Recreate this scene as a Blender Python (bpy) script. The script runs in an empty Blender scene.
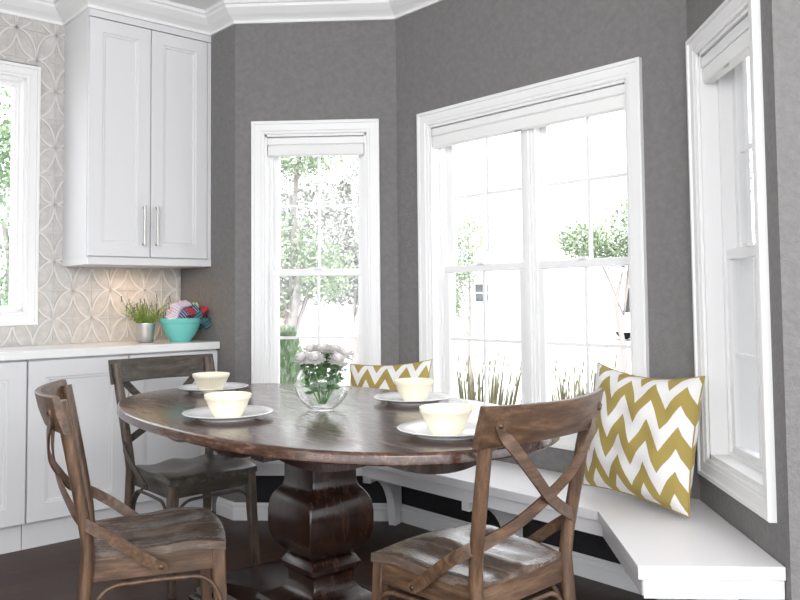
import bpy, bmesh, math, random
from mathutils import Vector, Matrix
R2 = 2 ** .5
PI = math.pi
C = bpy.context.scene.collection
sc = bpy.context.scene
# ------------------------------------------------------------------ mesh helpers
def V(*a): return Vector(a)

class MB:
    """collects geometry of one mesh object"""
    def __init__(s): s.v = []; s.f = []; s.uv = None; s.mi = []
    def add(s, vs, fs, m=0):
        o = len(s.v); s.v += [tuple(p) for p in vs]
        s.f += [tuple(i + o for i in f) for f in fs]; s.mi += [m] * len(fs)
    def box(s, x0, y0, z0, x1, y1, z1, fr=None):
        vs = [(x, y, z) for x in (x0, x1) for y in (y0, y1) for z in (z0, z1)]
        if fr: vs = [fr(*p) for p in vs]
        s.add(vs, [(0, 1, 3, 2), (4, 6, 7, 5), (0, 4, 5, 1), (2, 3, 7, 6), (0, 2, 6, 4), (1, 5, 7, 3)])
    def prism(s, poly, z0, z1, fr=None):
        n = len(poly)
        vs = [(x, y, z0) for x, y in poly] + [(x, y, z1) for x, y in poly]
        if fr: vs = [fr(*p) for p in vs]
        s.add(vs, [tuple(range(n))[::-1], tuple(range(n, 2 * n))] + [(i, (i + 1) % n, n + (i + 1) % n, n + i) for i in range(n)])
    def loft(s, rings, closed=True, caps=True):
        n = len(rings[0]); vs = [p for r in rings for p in r]; fs = []
        for k in range(len(rings) - 1):
            for i in range(n if closed else n - 1):
                j = (i + 1) % n
                fs.append((k * n + i, k * n + j, (k + 1) * n + j, (k + 1) * n + i))
        if caps:
            fs.append(tuple(range(n))[::-1]); fs.append(tuple((len(rings) - 1) * n + i for i in range(n)))
        s.add(vs, fs)
    def lathe(s, prof, n=40, c=(0, 0, 0), caps=False):
        rings = [[(c[0] + r * math.cos(2 * PI * i / n), c[1] + r * math.sin(2 * PI * i / n), c[2] + z) for i in range(n)] for r, z in prof]
        s.loft(rings, True, caps)
    def sweep(s, pts, w, h=None, n=10, square=False, up=None, scale=None):
        """tube or band along points; w,h half sizes"""
        h = h if h is not None else w
        pts = [Vector(p) for p in pts]; rings = []
        prev = None
        for i, p in enumerate(pts):
            t = (pts[min(i + 1, len(pts) - 1)] - pts[max(i - 1, 0)]).normalized()
            u = Vector(up[i]) if isinstance(up, list) else Vector(up) if up else (prev if prev else (Vector((0, 0, 1)) if abs(t.z) < .9 else Vector((0, 1, 0))))
            a = t.cross(u)
            if a.length < 1e-6: a = t.orthogonal()
            a.normalize(); b = a.cross(t).normalized(); prev = b
            k = scale[i] if scale else 1
            if square:
                e = .82
                o = [(1, e), (e, 1), (-e, 1), (-1, e), (-1, -e), (-e, -1), (e, -1), (1, -e)]
            else: o = [(math.cos(2 * PI * q / n), math.sin(2 * PI * q / n)) for q in range(n)]
            rings.append([tuple(p + a * (w * k * x) + b * (h * k * y)) for x, y in o])
        s.loft(rings)
    def build(s, name, m, parent=None, smooth=None, bevel=0, subsurf=0):
        me = bpy.data.meshes.new(name); me.from_pydata(s.v, [], s.f)
        ms = m if isinstance(m, (list, tuple)) else [m]
        for x in ms: me.materials.append(x)
        if len(ms) > 1: me.polygons.foreach_set('material_index', s.mi)
        bm = bmesh.new(); bm.from_mesh(me); bmesh.ops.recalc_face_normals(bm, faces=bm.faces); bm.to_mesh(me); bm.free()
        if s.uv:
            l = me.uv_layers.new(name='UVMap')
            for lp in me.loops: l.data[lp.index].uv = s.uv[lp.vertex_index]
        if smooth is not None:
            me.polygons.foreach_set('use_smooth', [True] * len(me.polygons))
            if smooth < 180: me.set_sharp_from_angle(angle=math.radians(smooth))
        o = bpy.data.objects.new(name, me); C.objects.link(o)
        if parent: o.parent = parent
        if bevel:
            b = o.modifiers.new('bevel', 'BEVEL'); b.width = bevel; b.segments = 2; b.limit_method = 'ANGLE'; b.angle_limit = .6
            b.harden_normals = False
        if subsurf:
            b = o.modifiers.new('sub', 'SUBSURF'); b.levels = subsurf; b.render_levels = subsurf
        return o

def tag(o, label=None, cat=None, group=None, kind=None):
    if label: o['label'] = label
    if cat: o['category'] = cat
    if group: o['group'] = group
    if kind: o['kind'] = kind
    return o
def thing(name, label, cat, loc=(0, 0, 0), rz=0, group=None):
    o = bpy.data.objects.new(name, None); C.objects.link(o); o.empty_display_size = .1
    o.location = loc; o.rotation_euler = (0, 0, rz)
    return tag(o, label, cat, group)
def dup(root, loc, rz, label=None):
    r = root.copy(); C.objects.link(r); r.location = loc; r.rotation_euler = (0, 0, rz)
    if label: r['label'] = label
    for ch in list(root.children):
        c = ch.copy(); C.objects.link(c); c.parent = r
        for g in list(ch.children):
            d = g.copy(); C.objects.link(d); d.parent = c
    return r
def smooth_pts(pts, n=6):
    P = [Vector(p) for p in pts]; P = [P[0] * 2 - P[1]] + P + [P[-1] * 2 - P[-2]]; out = []
    for i in range(1, len(P) - 2):
        for k in range(n):
            t = k / n; a, b, c, d = P[i - 1:i + 3]
            out.append(.5 * ((2 * b) + (c - a) * t + (2 * a - 5 * b + 4 * c - d) * t * t + (3 * b - a - 3 * c + d) * t ** 3))
    return out + [P[-2]]

# ------------------------------------------------------------------ materials
def mat(name, col, rough=.5, **k):
    m = bpy.data.materials.new(name); m.use_nodes = True
    b = m.node_tree.nodes['Principled BSDF']
    b.inputs['Base Color'].default_value = (*col, 1); b.inputs['Roughness'].default_value = rough
    for a, v in k.items():
        b.inputs[a.replace('_', ' ')].default_value = v
    return m
def nd(m, t, **k):
    n = m.node_tree.nodes.new(t)
    for a, v in k.items(): setattr(n, a, v)
    return n
def lk(m, a, b): m.node_tree.links.new(a, b)
def ramp(m, fac, stops):
    r = nd(m, 'ShaderNodeValToRGB')
    e = r.color_ramp.elements
    while len(e) > 1: e.remove(e[-1])
    e[0].position = stops[0][0]; e[0].color = (*stops[0][1], 1)
    for p, c in stops[1:]:
        x = e.new(p); x.color = (*c, 1)
    lk(m, fac, r.inputs[0]); return r.outputs[0]
def noise(m, scale, detail=4, vec=None, rough=.55):
    n = nd(m, 'ShaderNodeTexNoise'); n.inputs['Scale'].default_value = scale; n.inputs['Detail'].default_value = detail
    n.inputs['Roughness'].default_value = rough
    if vec is not None: lk(m, vec, n.inputs['Vector'])
    return n.outputs['Fac']
def mapped(m, scale=(1, 1, 1), rot=(0, 0, 0), coord='Object'):
    t = nd(m, 'ShaderNodeTexCoord'); p = nd(m, 'ShaderNodeMapping')
    p.inputs['Scale'].default_value = scale; p.inputs['Rotation'].default_value = rot
    lk(m, t.outputs[coord], p.inputs[0]); return p.outputs[0]
def bump(m, fac, strength=.3, dist=.002):
    b = nd(m, 'ShaderNodeBump'); b.inputs['Strength'].default_value = strength; b.inputs['Distance'].default_value = dist
    lk(m, fac, b.inputs['Height']); lk(m, b.outputs[0], m.node_tree.nodes['Principled BSDF'].inputs['Normal'])
def setcol(m, out): lk(m, out, m.node_tree.nodes['Principled BSDF'].inputs['Base Color'])

def wood(name, cols, scale=(1, 1, 1), rot=(0, 0, 0), rough=.45, grain=.25, rlo=None):
    """streaky weathered wood: grain runs along local x after mapping"""
    m = mat(name, cols[0], rough)
    v = mapped(m, (scale[0], scale[1], scale[2]), rot)
    a = noise(m, 5.5, 7, v, .62)
    col = ramp(m, a, [(.3, cols[0]), (.47, cols[1]), (.6, cols[2]), (.74, cols[3])])
    v2 = mapped(m, (scale[0] * 2, scale[1] * 6, scale[2] * 6), rot)
    f = noise(m, 9, 4, v2, .7)
    mx = nd(m, 'ShaderNodeMix', data_type='RGBA', blend_type='MULTIPLY'); mx.inputs[0].default_value = .55
    lk(m, col, mx.inputs[6]); lk(m, ramp(m, f, [(.3, (.45, .45, .45)), (.65, (1, 1, 1))]), mx.inputs[7])
    setcol(m, mx.outputs[2]); bump(m, f, grain, .0015)
    if rlo is not None:
        mr = nd(m, 'ShaderNodeMapRange'); mr.inputs[1].default_value = .3; mr.inputs[2].default_value = .7
        mr.inputs[3].default_value = rlo; mr.inputs[4].default_value = rough
        lk(m, a, mr.inputs[0]); lk(m, mr.outputs[0], m.node_tree.nodes['Principled BSDF'].inputs['Roughness'])
    return m

def wallpaint(name, col):
    m = mat(name, col, .75); v = mapped(m)
    f = noise(m, 70, 3, v, .6); bump(m, f, .6, .008)
    g = noise(m, 38, 4, v, .7); c2 = [c * 1.10 for c in col]; c1 = [c * .91 for c in col]
    setcol(m, ramp(m, g, [(.35, c1), (.65, c2)])); return m
M = {}
M['wall'] = wallpaint('grey_wall_paint', (.178, .173, .170))
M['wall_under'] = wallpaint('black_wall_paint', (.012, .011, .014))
M['white'] = mat('white_trim_paint', (.80, .80, .80), .35)
M['cab'] = mat('white_cabinet_paint', (.70, .70, .71), .42)
M['ceil'] = mat('ceiling_paint', (.85, .85, .85), .8)
M['counter'] = mat('white_quartz', (.82, .82, .81), .2)
M['bench'] = mat('bench_paint', (.80, .79, .80), .32)
M['gap'] = mat('dark_gap', (.02, .02, .02), .8)
M['nickel'] = mat('brushed_nickel', (.55, .54, .52), .32, Metallic=1.0)
M['steel'] = mat('galvanised_steel', (.6, .61, .61), .38, Metallic=1.0)
M['iron'] = mat('dark_iron', (.05, .045, .04), .45, Metallic=.7)
M['blind'] = mat('blind_fabric', (.80, .80, .79), .85)
M['tile'] = mat('pearl_tile', (.56, .54, .52), .28)
_v = mapped(M['tile'], (4, 4, 4)); setcol(M['tile'], ramp(M['tile'], noise(M['tile'], 6, 3, _v), [(.35, (.47, .455, .435)), (.65, (.57, .55, .53))]))
M['grout'] = mat('tile_ridge', (.66, .645, .625), .28)
M['plate'] = mat('white_porcelain', (.86, .86, .87), .12)
M['cream'] = mat('cream_ceramic', (.86, .80, .64), .25)
M['teal'] = mat('turquoise_ceramic', (.17, .56, .52), .18)
M['petal'] = mat('white_petals', (.92, .90, .89), .8)
_t = nd(M['petal'], 'ShaderNodeBsdfTranslucent'); _t.inputs[0].default_value = (.95, .94, .92, 1); _m = nd(M['petal'], 'ShaderNodeMixShader'); _m.inputs[0].default_value = .45
lk(M['petal'], M['petal'].node_tree.nodes['Principled BSDF'].outputs[0], _m.inputs[1]); lk(M['petal'], _t.outputs[0], _m.inputs[2]); lk(M['petal'], _m.outputs[0], M['petal'].node_tree.nodes['Material Output'].inputs[0])
M['stem'] = mat('flower_stem', (.07, .20, .04), .5)
M['leafdark'] = mat('vase_leaf', (.055, .15, .04), .5)
M['grassgreen'] = mat('potted_green', (.17, .27, .05), .55)
M['lavender'] = mat('lavender_bud', (.10, .10, .13), .7)
# wood
top_c = [(.030, .014, .010), (.070, .036, .024), (.125, .068, .046), (.20, .12, .085)]
M['table'] = wood('table_top_wood', top_c, (1.2, 9, 9), rough=.32, grain=.05, rlo=.14)
M['table'].node_tree.nodes['Principled BSDF'].inputs['Coat Weight'].default_value = .3; M['table'].node_tree.nodes['Principled BSDF'].inputs['Coat Roughness'].default_value = .16
ped_c = [(.010, .005, .004), (.020, .009, .006), (.036, .016, .010), (.065, .030, .018)]
M['ped'] = wood('pedestal_wood', ped_c, (8, 8, 1.2), rough=.26, grain=.25, rlo=.18)
ch_c = [(.045, .024, .014), (.095, .052, .029), (.155, .088, .050), (.23, .14, .088)]
M['chair_z'] = wood('chair_wood_upright', ch_c, (9, 9, 1.3), rough=.42, grain=.4)
M['chair_x'] = wood('chair_wood_cross', ch_c, (1.3, 9, 9), rough=.42, grain=.4)
st_c = [(.075, .050, .037), (.125, .090, .070), (.175, .135, .110), (.26, .22, .195)]
M['chair_y'] = wood('chair_wood_side', ch_c, (9, 1.3, 9), rough=.42, grain=.4)
M['seat'] = wood('chair_seat_wood', st_c, (5, 1.1, 5), rough=.32, grain=.25, rlo=.2)
dk_c = [(.022, .018, .013), (.045, .036, .027), (.08, .062, .046), (.12, .095, .07)]
M['dchair_z'] = wood('dark_chair_wood_upright', [(.035, .024, .016), (.07, .048, .032), (.115, .08, .055), (.16, .12, .085)], (9, 9, 1.3), rough=.45, grain=.4)
M['dchair_x'] = wood('dark_chair_wood_cross', dk_c, (1.3, 9, 9), rough=.45, grain=.4)
M['dchair_y'] = wood('dark_chair_wood_side', dk_c, (9, 1.3, 9), rough=.45, grain=.4)
M['dseat'] = wood('dark_chair_seat_wood', [(.03, .025, .02), (.055, .047, .038), (.095, .085, .07), (.15, .135, .115)], (9, 1.4, 9), rough=.38, grain=.4, rlo=.26)
# floor planks (rotated along the kitchen run)
m = M['floor'] = mat('dark_plank_floor', (.04, .02, .013), .42, Specular_IOR_Level=.3)
v = mapped(m, (1, 1, 1), (0, 0, -PI / 4))
br = nd(m, 'ShaderNodeTexBrick'); br.inputs['Scale'].default_value = 1; br.inputs['Mortar Size'].default_value = .0015
br.inputs['Brick Width'].default_value = 1.3; br.inputs['Row Height'].default_value = .125; br.offset = .37
br.inputs['Color1'].default_value = (.034, .016, .010, 1); br.inputs['Color2'].default_value = (.060, .029, .018, 1); br.inputs['Mortar'].default_value = (.008, .004, .003, 1)
lk(m, v, br.inputs['Vector'])
v2 = mapped(m, (1.2, 12, 1), (0, 0, -PI / 4)); f = noise(m, 6, 6, v2, .65)
mx = nd(m, 'ShaderNodeMix', data_type='RGBA', blend_type='MULTIPLY'); mx.inputs[0].default_value = .8
lk(m, br.outputs[0], mx.inputs[6]); lk(m, ramp(m, f, [(.3, (.45, .42, .4)), (.7, (1.5, 1.4, 1.35))]), mx.inputs[7]); setcol(m, mx.outputs[2])
bump(m, f, .15, .001)
# glass
def pane_glass(name, pwr=5):
    m = bpy.data.materials.new(name); m.use_nodes = True; nt = m.node_tree; nt.nodes.clear()
    o = nd(m, 'ShaderNodeOutputMaterial'); t = nd(m, 'ShaderNodeBsdfTransparent'); g = nd(m, 'ShaderNodeBsdfGlossy'); g.inputs['Roughness'].default_value = .02
    fr = nd(m, 'ShaderNodeLayerWeight'); fr.inputs[0].default_value = .5; mx = nd(m, 'ShaderNodeMixShader')
    pw = nd(m, 'ShaderNodeMath', operation='POWER'); lk(m, fr.outputs['Facing'], pw.inputs[0]); pw.inputs[1].default_value = pwr
    ma = nd(m, 'ShaderNodeMath', operation='MULTIPLY_ADD'); lk(m, pw.outputs[0], ma.inputs[0]); ma.inputs[1].default_value = .5; ma.inputs[2].default_value = .03
    lk(m, ma.outputs[0], mx.inputs[0]); lk(m, t.outputs[0], mx.inputs[1]); lk(m, g.outputs[0], mx.inputs[2]); lk(m, mx.outputs[0], o.inputs[0]); return m
M['pane'] = pane_glass('window_glass')
M['vase'] = pane_glass('clear_vase_glass', 2.4)
M['water'] = pane_glass('clear_water', 4)
# chevron cushion
def chevron(name, nx, ny, amp, skew=0):
    m = mat(name, (.8, .8, .8), .9); t = nd(m, 'ShaderNodeTexCoord'); s = nd(m, 'ShaderNodeSeparateXYZ'); lk(m, t.outputs['UV'], s.inputs[0])
    def mt(op, a, b=None):
        n = nd(m, 'ShaderNodeMath', operation=op)
        for i, q in enumerate((a, b)):
            if q is None: continue
            if isinstance(q, (int, float)): n.inputs[i].default_value = q
            else: lk(m, q, n.inputs[i])
        return n.outputs[0]
    tri = mt('PINGPONG', mt('MULTIPLY', s.outputs[0], nx), .5)            # 0..0.5
    vv = mt('ADD', mt('MULTIPLY', s.outputs[1], ny), mt('MULTIPLY', tri, amp))
    vv = mt('ADD', vv, mt('MULTIPLY', s.outputs[0], skew))
    fr = mt('FRACT', vv); st = mt('GREATER_THAN', fr, .5)
    mx = nd(m, 'ShaderNodeMix', data_type='RGBA'); lk(m, st, mx.inputs[0])
    mx.inputs[6].default_value = (.84, .82, .81, 1); mx.inputs[7].default_value = (.36, .265, .062, 1)
    w = noise(m, 220, 2, t.outputs['UV'])
    m2 = nd(m, 'ShaderNodeMix', data_type='RGBA', blend_type='MULTIPLY'); m2.inputs[0].default_value = .35
    lk(m, mx.outputs[2], m2.inputs[6]); lk(m, w, m2.inputs[7])
    g = nd(m, 'ShaderNodeGamma'); lk(m, m2.outputs[2], g.inputs[0]); g.inputs[1].default_value = .9
    setcol(m, g.outputs[0]); bump(m, w, .3, .001); return m
M['chev'] = chevron('chevron_fabric', 4.3, 3.2, 1.35, .1)
M['chev2'] = chevron('chevron_fabric_behind', 4.2, 3.2, 1.45, 0)

# ------------------------------------------------------------------ fitted plan
Y1, XS, XC, X3, ZCR = 4.15, -1.096, -.2355, .9212, 2.61
CEIL = 2.715
BW = .618
S = V(XS, Y1, 0); nK = V(1, -1, 0) / R2; eK = V(1, 1, 0) / R2
KI = S - nK * BW                       # inner kitchen corner
def frame(org, d, n):
    org = Vector(org); d = Vector(d); n = Vector(n)
    def P(t, off, z): q = org + d * t + n * off; return (q.x, q.y, z)
    return P
FK = frame(KI, -eK, nK)                # kitchen wall: t runs left
F1 = frame((0, Y1, 0), (1, 0, 0), (0, -1, 0))
CN = V(XC, Y1, 0)
F2 = frame(CN, V(1, -1, 0) / R2, V(-1, -1, 0) / R2)
F3 = frame((X3, 0, 0), (0, 1, 0), (-1, 0, 0))
T23 = (X3 - XC) * R2; Y23 = Y1 - (X3 - XC)
YE = 2.235                             # end of wall 3 (outside corner)

def wall(name, P, t0, t1, z0, z1, holes=(), th=.16, m=None, m0=0, m1=0):
    """slab with rectangular holes; m0/m1 widen the outer face at each end (mitre)"""
    b = MB()
    ts = sorted({t0, t1, *[h[0] for h in holes], *[h[1] for h in holes]}); zs = sorted({z0, z1, *[h[2] for h in holes], *[h[3] for h in holes]})
    def inh(a, c): return any(h[0] < a < h[1] and h[2] < c < h[3] for h in holes)
    for i in range(len(ts) - 1):
        for j in range(len(zs) - 1):
            if inh((ts[i] + ts[i + 1]) / 2, (zs[j] + zs[j + 1]) / 2): continue
            a, c = ts[i], ts[i + 1]
            ao = a - (m0 if a == t0 else 0); co = c + (m1 if c == t1 else 0)
            b.add([P(a, 0, zs[j]), P(c, 0, zs[j]), P(c, 0, zs[j + 1]), P(a, 0, zs[j + 1])], [(0, 1, 2, 3)])
            b.add([P(ao, -th, zs[j]), P(co, -th, zs[j]), P(co, -th, zs[j + 1]), P(ao, -th, zs[j + 1])], [(3, 2, 1, 0)])
    for a, c, d, e in holes:
        for q in ((a, d, c, d), (c, d, c, e), (c, e, a, e), (a, e, a, d)):
            b.add([P(q[0], 0, q[1]), P(q[2], 0, q[3]), P(q[2], -th, q[3]), P(q[0], -th, q[1])], [(0, 1, 2, 3)])
    b.add([P(t0, 0, z1), P(t1, 0, z1), P(t1 + m1, -th, z1), P(t0 - m0, -th, z1)], [(0, 1, 2, 3)])
    b.add([P(t0, 0, z0), P(t0, 0, z1), P(t0 - m0, -th, z1), P(t0 - m0, -th, z0)], [(0, 1, 2, 3)])
    b.add([P(t1, 0, z0), P(t1, 0, z1), P(t1 + m1, -th, z1), P(t1 + m1, -th, z0)], [(0, 1, 2, 3)])
    return tag(b.build(name, m or M['wall']), kind='structure')
W1 = (-.937, -.395, .572, 2.012)       # openings t0 t1 z0 z1
W2 = (.244, 1.376, .572, 2.003)
W3 = (2.382, 2.874, .572, 2.003)
W0 = (.868, 1.86, 1.088, 2.295)
wall('wall_back_left', F1, XS, XC, 0, CEIL, [W1], m0=0, m1=.066)
wall('wall_back', F2, 0, T23, 0, CEIL, [W2], m0=.066, m1=.066)
wall('wall_right', F3, YE, Y23, 0, CEIL, [W3], m1=.066)
wall('wall_front_right', frame((X3, YE, 0), (1, 0, 0), (0, -1, 0)), .16, 3.2, 0, CEIL)
FS = frame(KI, nK, -eK)                # stub wall, t toward the room
wall('wall_kitchen_return', FS, 0, BW, 0, CEIL, m0=.1)
wall('wall_kitchen', FK, 0, 3.2, 0, CEIL, [W0])
# far side of the room, behind the viewer
wall('wall_left', frame(FK(3.2, 0, 0), V(1, -1, 0) / R2, eK), 0, 2.2, 0, CEIL)
# floor and ceiling follow the rooms outline
outline = [FK(3.36, -.16, 0), FK(0, -.1, 0), (XS, Y1 + .1, 0), (XC + .05, Y1 + .1, 0), (X3 + .1, Y23 + .08, 0), (X3 + .1, YE + .1, 0), (X3 + 3.2, YE + .1, 0), (X3 + 3.2, -3.6, 0), (-3.4, -3.6, 0)]
b = MB(); b.prism([(p[0], p[1]) for p in outline], -.12, 0); tag(b.build('floor', M['floor']), kind='structure')
b = MB(); b.prism([(p[0], p[1]) for p in outline], CEIL, CEIL + .15); tag(b.build('ceiling', M['ceil']), kind='structure')

def mould(name, path, prof, m, closed=False, kind='structure', parent=None):
    """sweep an (off, z) profile along a plan polyline; room is to the right of travel"""
    pts = [Vector((p[0], p[1], 0)) for p in path]; rings = []
    for i, p in enumerate(pts):
        a = (p - pts[i - 1]).normalized() if i else None
        c = (pts[i + 1] - p).normalized() if i < len(pts) - 1 else None
        def nr(d): return V(d.y, -d.x, 0)
        if a is None: n = nr(c)
        elif c is None: n = nr(a)
        else:
            n = (nr(a) + nr(c)); n = n / n.length; n = n / max(.3, n.dot(nr(a)))
        rings.append([(p.x + n.x * o, p.y + n.y * o, z) for o, z in prof])
    b = MB(); b.loft(rings, True, True)
    o = b.build(name, m, parent)
    if kind: o['kind'] = kind
    return o
# crown moulding
UF, UT, UL = .36, 2.575, .677
crown = [(-.005, ZCR), (.014, ZCR), (.014, ZCR + .016), (.022, ZCR + .024), (.03, ZCR + .03), (.045, ZCR + .04), (.062, ZCR + .056), (.074, ZCR + .068), (.078, ZCR + .082), (.088, ZCR + .086), (.088, CEIL + .002), (-.005, CEIL + .002)]
mould('trim_1', [FK(3.2, 0, 0), FK(UL, 0, 0), FK(UL, UF, 0), FK(0, UF, 0), (XS, Y1, 0), (XC, Y1, 0), (X3, Y23, 0), (X3, YE, 0), (X3 + 3.1, YE, 0)], crown, M['white'])
base = [(-.005, 0), (.017, 0), (.017, .056), (.013, .062), (.013, .074), (.008, .08), (.006, .088), (-.005, .088)]
mould('baseboard_back', [FS(.45, 0, 0), (XS, Y1, 0), (XC, Y1, 0), (X3, Y23, 0), (X3, YE, 0), (X3 + 3.1, YE, 0)], base, M['white'])
mould('baseboard_left', [FK(3.2, 0, 0) if 0 else FS(0, 0, 0), FS(.01, 0, 0)], base, M['white'])
# dark painted wall panels under the bench
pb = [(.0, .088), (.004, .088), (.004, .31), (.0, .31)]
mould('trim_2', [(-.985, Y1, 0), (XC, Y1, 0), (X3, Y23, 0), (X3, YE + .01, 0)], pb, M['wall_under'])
# ------------------------------------------------------------------ windows
def ring(b, P, t0, t1, z0, z1, w, o0, o1, wz=None):
    """rectangular frame of bars"""
    wz = wz or w
    b.box(t0, o0, z0, t1, o1, z0 + wz, P); b.box(t0, o0, z1 - wz, t1, o1, z1, P)
    b.box(t0, o0, z0 + wz, t0 + w, o1, z1 - wz, P); b.box(t1 - w, o0, z0 + wz, t1, o1, z1 - wz, P)
def casing(P, h, w, parent):
    t0, t1, z0, z1 = h; b = MB()
    prof = [(0, .0), (0, .009), (.006, .012), (.014, .012), (.018, .016), (w - .018, .017), (w - .016, .024), (w - .003, .024), (w, .021), (w, 0)]
    rings = []
    for (sx, sz, t, z) in ((-1, -1, t0, z0), (1, -1, t1, z0), (1, 1, t1, z1), (-1, 1, t0, z1), (-1, -1, t0, z0)):
        rings.append([P(t + sx * a, o, z + sz * a) for a, o in prof])
    b.loft(rings, True, False); return b.build('casing', M['white'], parent)
def window(name, P, h, units, zm=1.283, blind=None, zmu=1.642, zml=.934, muntins=True, fixed=False):
    t0, t1, z0, z1 = h
    root = bpy.data.objects.new(name, None); C.objects.link(root); root['kind'] = 'structure'
    casing(P, h, .068, root)
    b = MB()                                      # jamb lining + sill
    for (a0, a1, c0, c1) in ((t0 - .002, t0 + .012, z0, z1), (t1 - .012, t1 + .002, z0, z1), (t0, t1, z1 - .012, z1 + .002), (t0, t1, z0 - .002, z0 + .014)):
        b.box(a0, -.165, c0, a1, .0, c1, P)
    b.build('jamb', M['white'], root)
    for k, (u0, u1) in enumerate(units):
        if k:
            b = MB(); b.box(units[k - 1][1], -.16, z0, u0, -.052, z1, P); b.box((units[k - 1][1] + u0) / 2 - .012, -.06, z0, (units[k - 1][1] + u0) / 2 + .012, -.044, z1, P); b.build('mullion', M['white'], root)
        b = MB(); ring(b, P, u0, u1, z0 + .01, z1 - .01, .016, -.15, -.06); b.build('window_frame', M['white'], root)
        if fixed:
            b = MB(); ring(b, P, u0 + .012, u1 - .012, z0 + .02, z1 - .02, .012, -.12, -.07); sash = b.build('sash', M['white'], root, bevel=.003)
            g = MB(); g.box(u0 + .02, -.098, z0 + .028, u1 - .02, -.092, z1 - .028, P); g.build('glass', M['pane'], sash)
            continue
        for up in (0, 1):
            s = .036; a0, a1 = u0 + .010, u1 - .010
            o1 = -.07 - .036 * up; o0 = o1 - .032
            y0, y1 = (z0 + .012, zm + .016) if not up else (zm - .016, z1 - .012)
            b = MB(); ring(b, P, a0, a1, y0, y1, s, o0, o1, .036 if not up else .034)
            # inner bead
            sa = b
            sash = b.build('sash', M['white'], root, bevel=.003)
            om = (o0 + o1) / 2
            g = MB(); g.box(a0 + s - .004, om - .003, y0 + .03, a1 - s + .004, om + .003, y1 - .03, P); g.build('glass', M['pane'], sash)
            if muntins:
                g = MB(); zz = zmu if up else zml; tm = (a0 + a1) / 2
                g.box(tm - .007, om - .007, y0 + .03, tm + .007, om + .007, y1 - .03, P); g.box(a0 + s - .004, om - .0068, zz - .007, a1 - s + .004, om + .0068, zz + .007, P)
                g.build('muntin', M['white'], sash)
        b = MB(); b.box((u0 + u1) / 2 - .02, -.072, zm + .014, (u0 + u1) / 2 + .02, -.052, zm + .026, P); b.build('latch', M['white'], root)
    return root
window('window_1', F1, W1, [(-.925, -.407)])
window('window_2', F2, W2, [(.254, .798), (.846, 1.366)])
window('window_3', F3, W3, [(2.392, 2.864)])
window('window_4', FK, W0, [(.878, 1.85)], fixed=True)
def blind(P, h, label):
    t0, t1, z0, z1 = h; t0 += .0145; t1 -= .0145
    q = P((t0 + t1) / 2, -.03, z1 - .06)
    r = thing('roller_blind', label, 'window blind')
    b = MB(); pr = [(-.052, z1 - .015), (-.012, z1 - .015), (-.006, z1 - .021), (-.006, z1 - .050), (-.010, z1 - .055), (-.052, z1 - .055)]
    b.loft([[P(t, o, z) for o, z in pr] for t in (t0, t1)]); b.build('cassette', M['white'], r)
    b = MB(); pr = [(-.014, z1 - .0555), (-.009, z1 - .062), (-.009, z1 - .108), (-.014, z1 - .113), (-.046, z1 - .112), (-.046, z1 - .0555)]
    b.loft([[P(t, o, z) for o, z in pr] for t in (t0 + .002, t1 - .002)]); b.build('folded_shade', M['blind'], r)
    for t in (t0, t1):
        b = MB(); b.box(t - .002 if t == t0 else t, -.054, z1 - .056, t if t == t0 else t + .002, -.004, z1 - .0135, P); b.build('bracket', M['nickel'], r)
    b = MB(); tm = (t0 + t1) / 2; b.box(tm - .02, -.0125, z1 - .119, tm + .02, -.0095, z1 - .112, P); b.build('pull', M['nickel'], r)
blind(F1, W1, 'white raised blind in the narrow window left of the wide pair')
blind(F2, W2, 'wide white raised blind across the double window')
blind(F3, W3, 'white raised blind in the right-hand window seen at a steep angle')
# ------------------------------------------------------------------ tiled splashback
b = MB()
for (a, c, d, e) in ((.002, .808, .915, ZCR), (.808, 1.9, 2.372, ZCR), (1.9, 3.1, .915, ZCR), (.808, 1.9, .915, 1.03)):
    b.box(a, 0, d, c, .006, e, FK)
tl = b.build('trim_3', M['tile']); tl['kind'] = 'structure'
g = MB(); pw, ph = .1, .15
def rib(pts, w):
    g.sweep([FK(t, .006, z) for t, z in pts], w, .0075, up=tuple(nK), square=True)
def ok(t, z): return .003 < t < 1.95 and .918 < z < ZCR - .002 and not (.812 < t < 1.9 and 1.03 < z < 2.37) and not (t < UL - .01 and z > 1.33)
def clipped(pts, w):
    run = []
    for q in pts:
        if ok(*q): run.append(q)
        else:
            if len(run) > 1: rib(run, w)
            run = []
    if len(run) > 1: rib(run, w)
for i in range(-1, 20):
    tc = .022 + pw * i
    clipped([(tc, .9 + .0375 * k) for k in range(50)], .0011)
    for j in range(0, 12):
        zc = .9 + ph * j
        if (i + j) % 2 == 0:
            for sx in (1, -1):
                for cs in (0, 1):
                    pts = []
                    for k in range(13):
                        a = PI / 2 * k / 12
                        u, v = (1 - math.cos(a), math.sin(a)) if cs == 0 else (math.sin(a), 1 - math.cos(a))
                        pts.append((tc + sx * pw * u, zc + ph * v))
                    clipped(pts, .0048)
for j in range(1, 12):
    clipped([(.004 + .02 * k, .9 + ph * j) for k in range(98)], .0011)
o = g.build('tile_ridges', M['grout'], tl)
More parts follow.
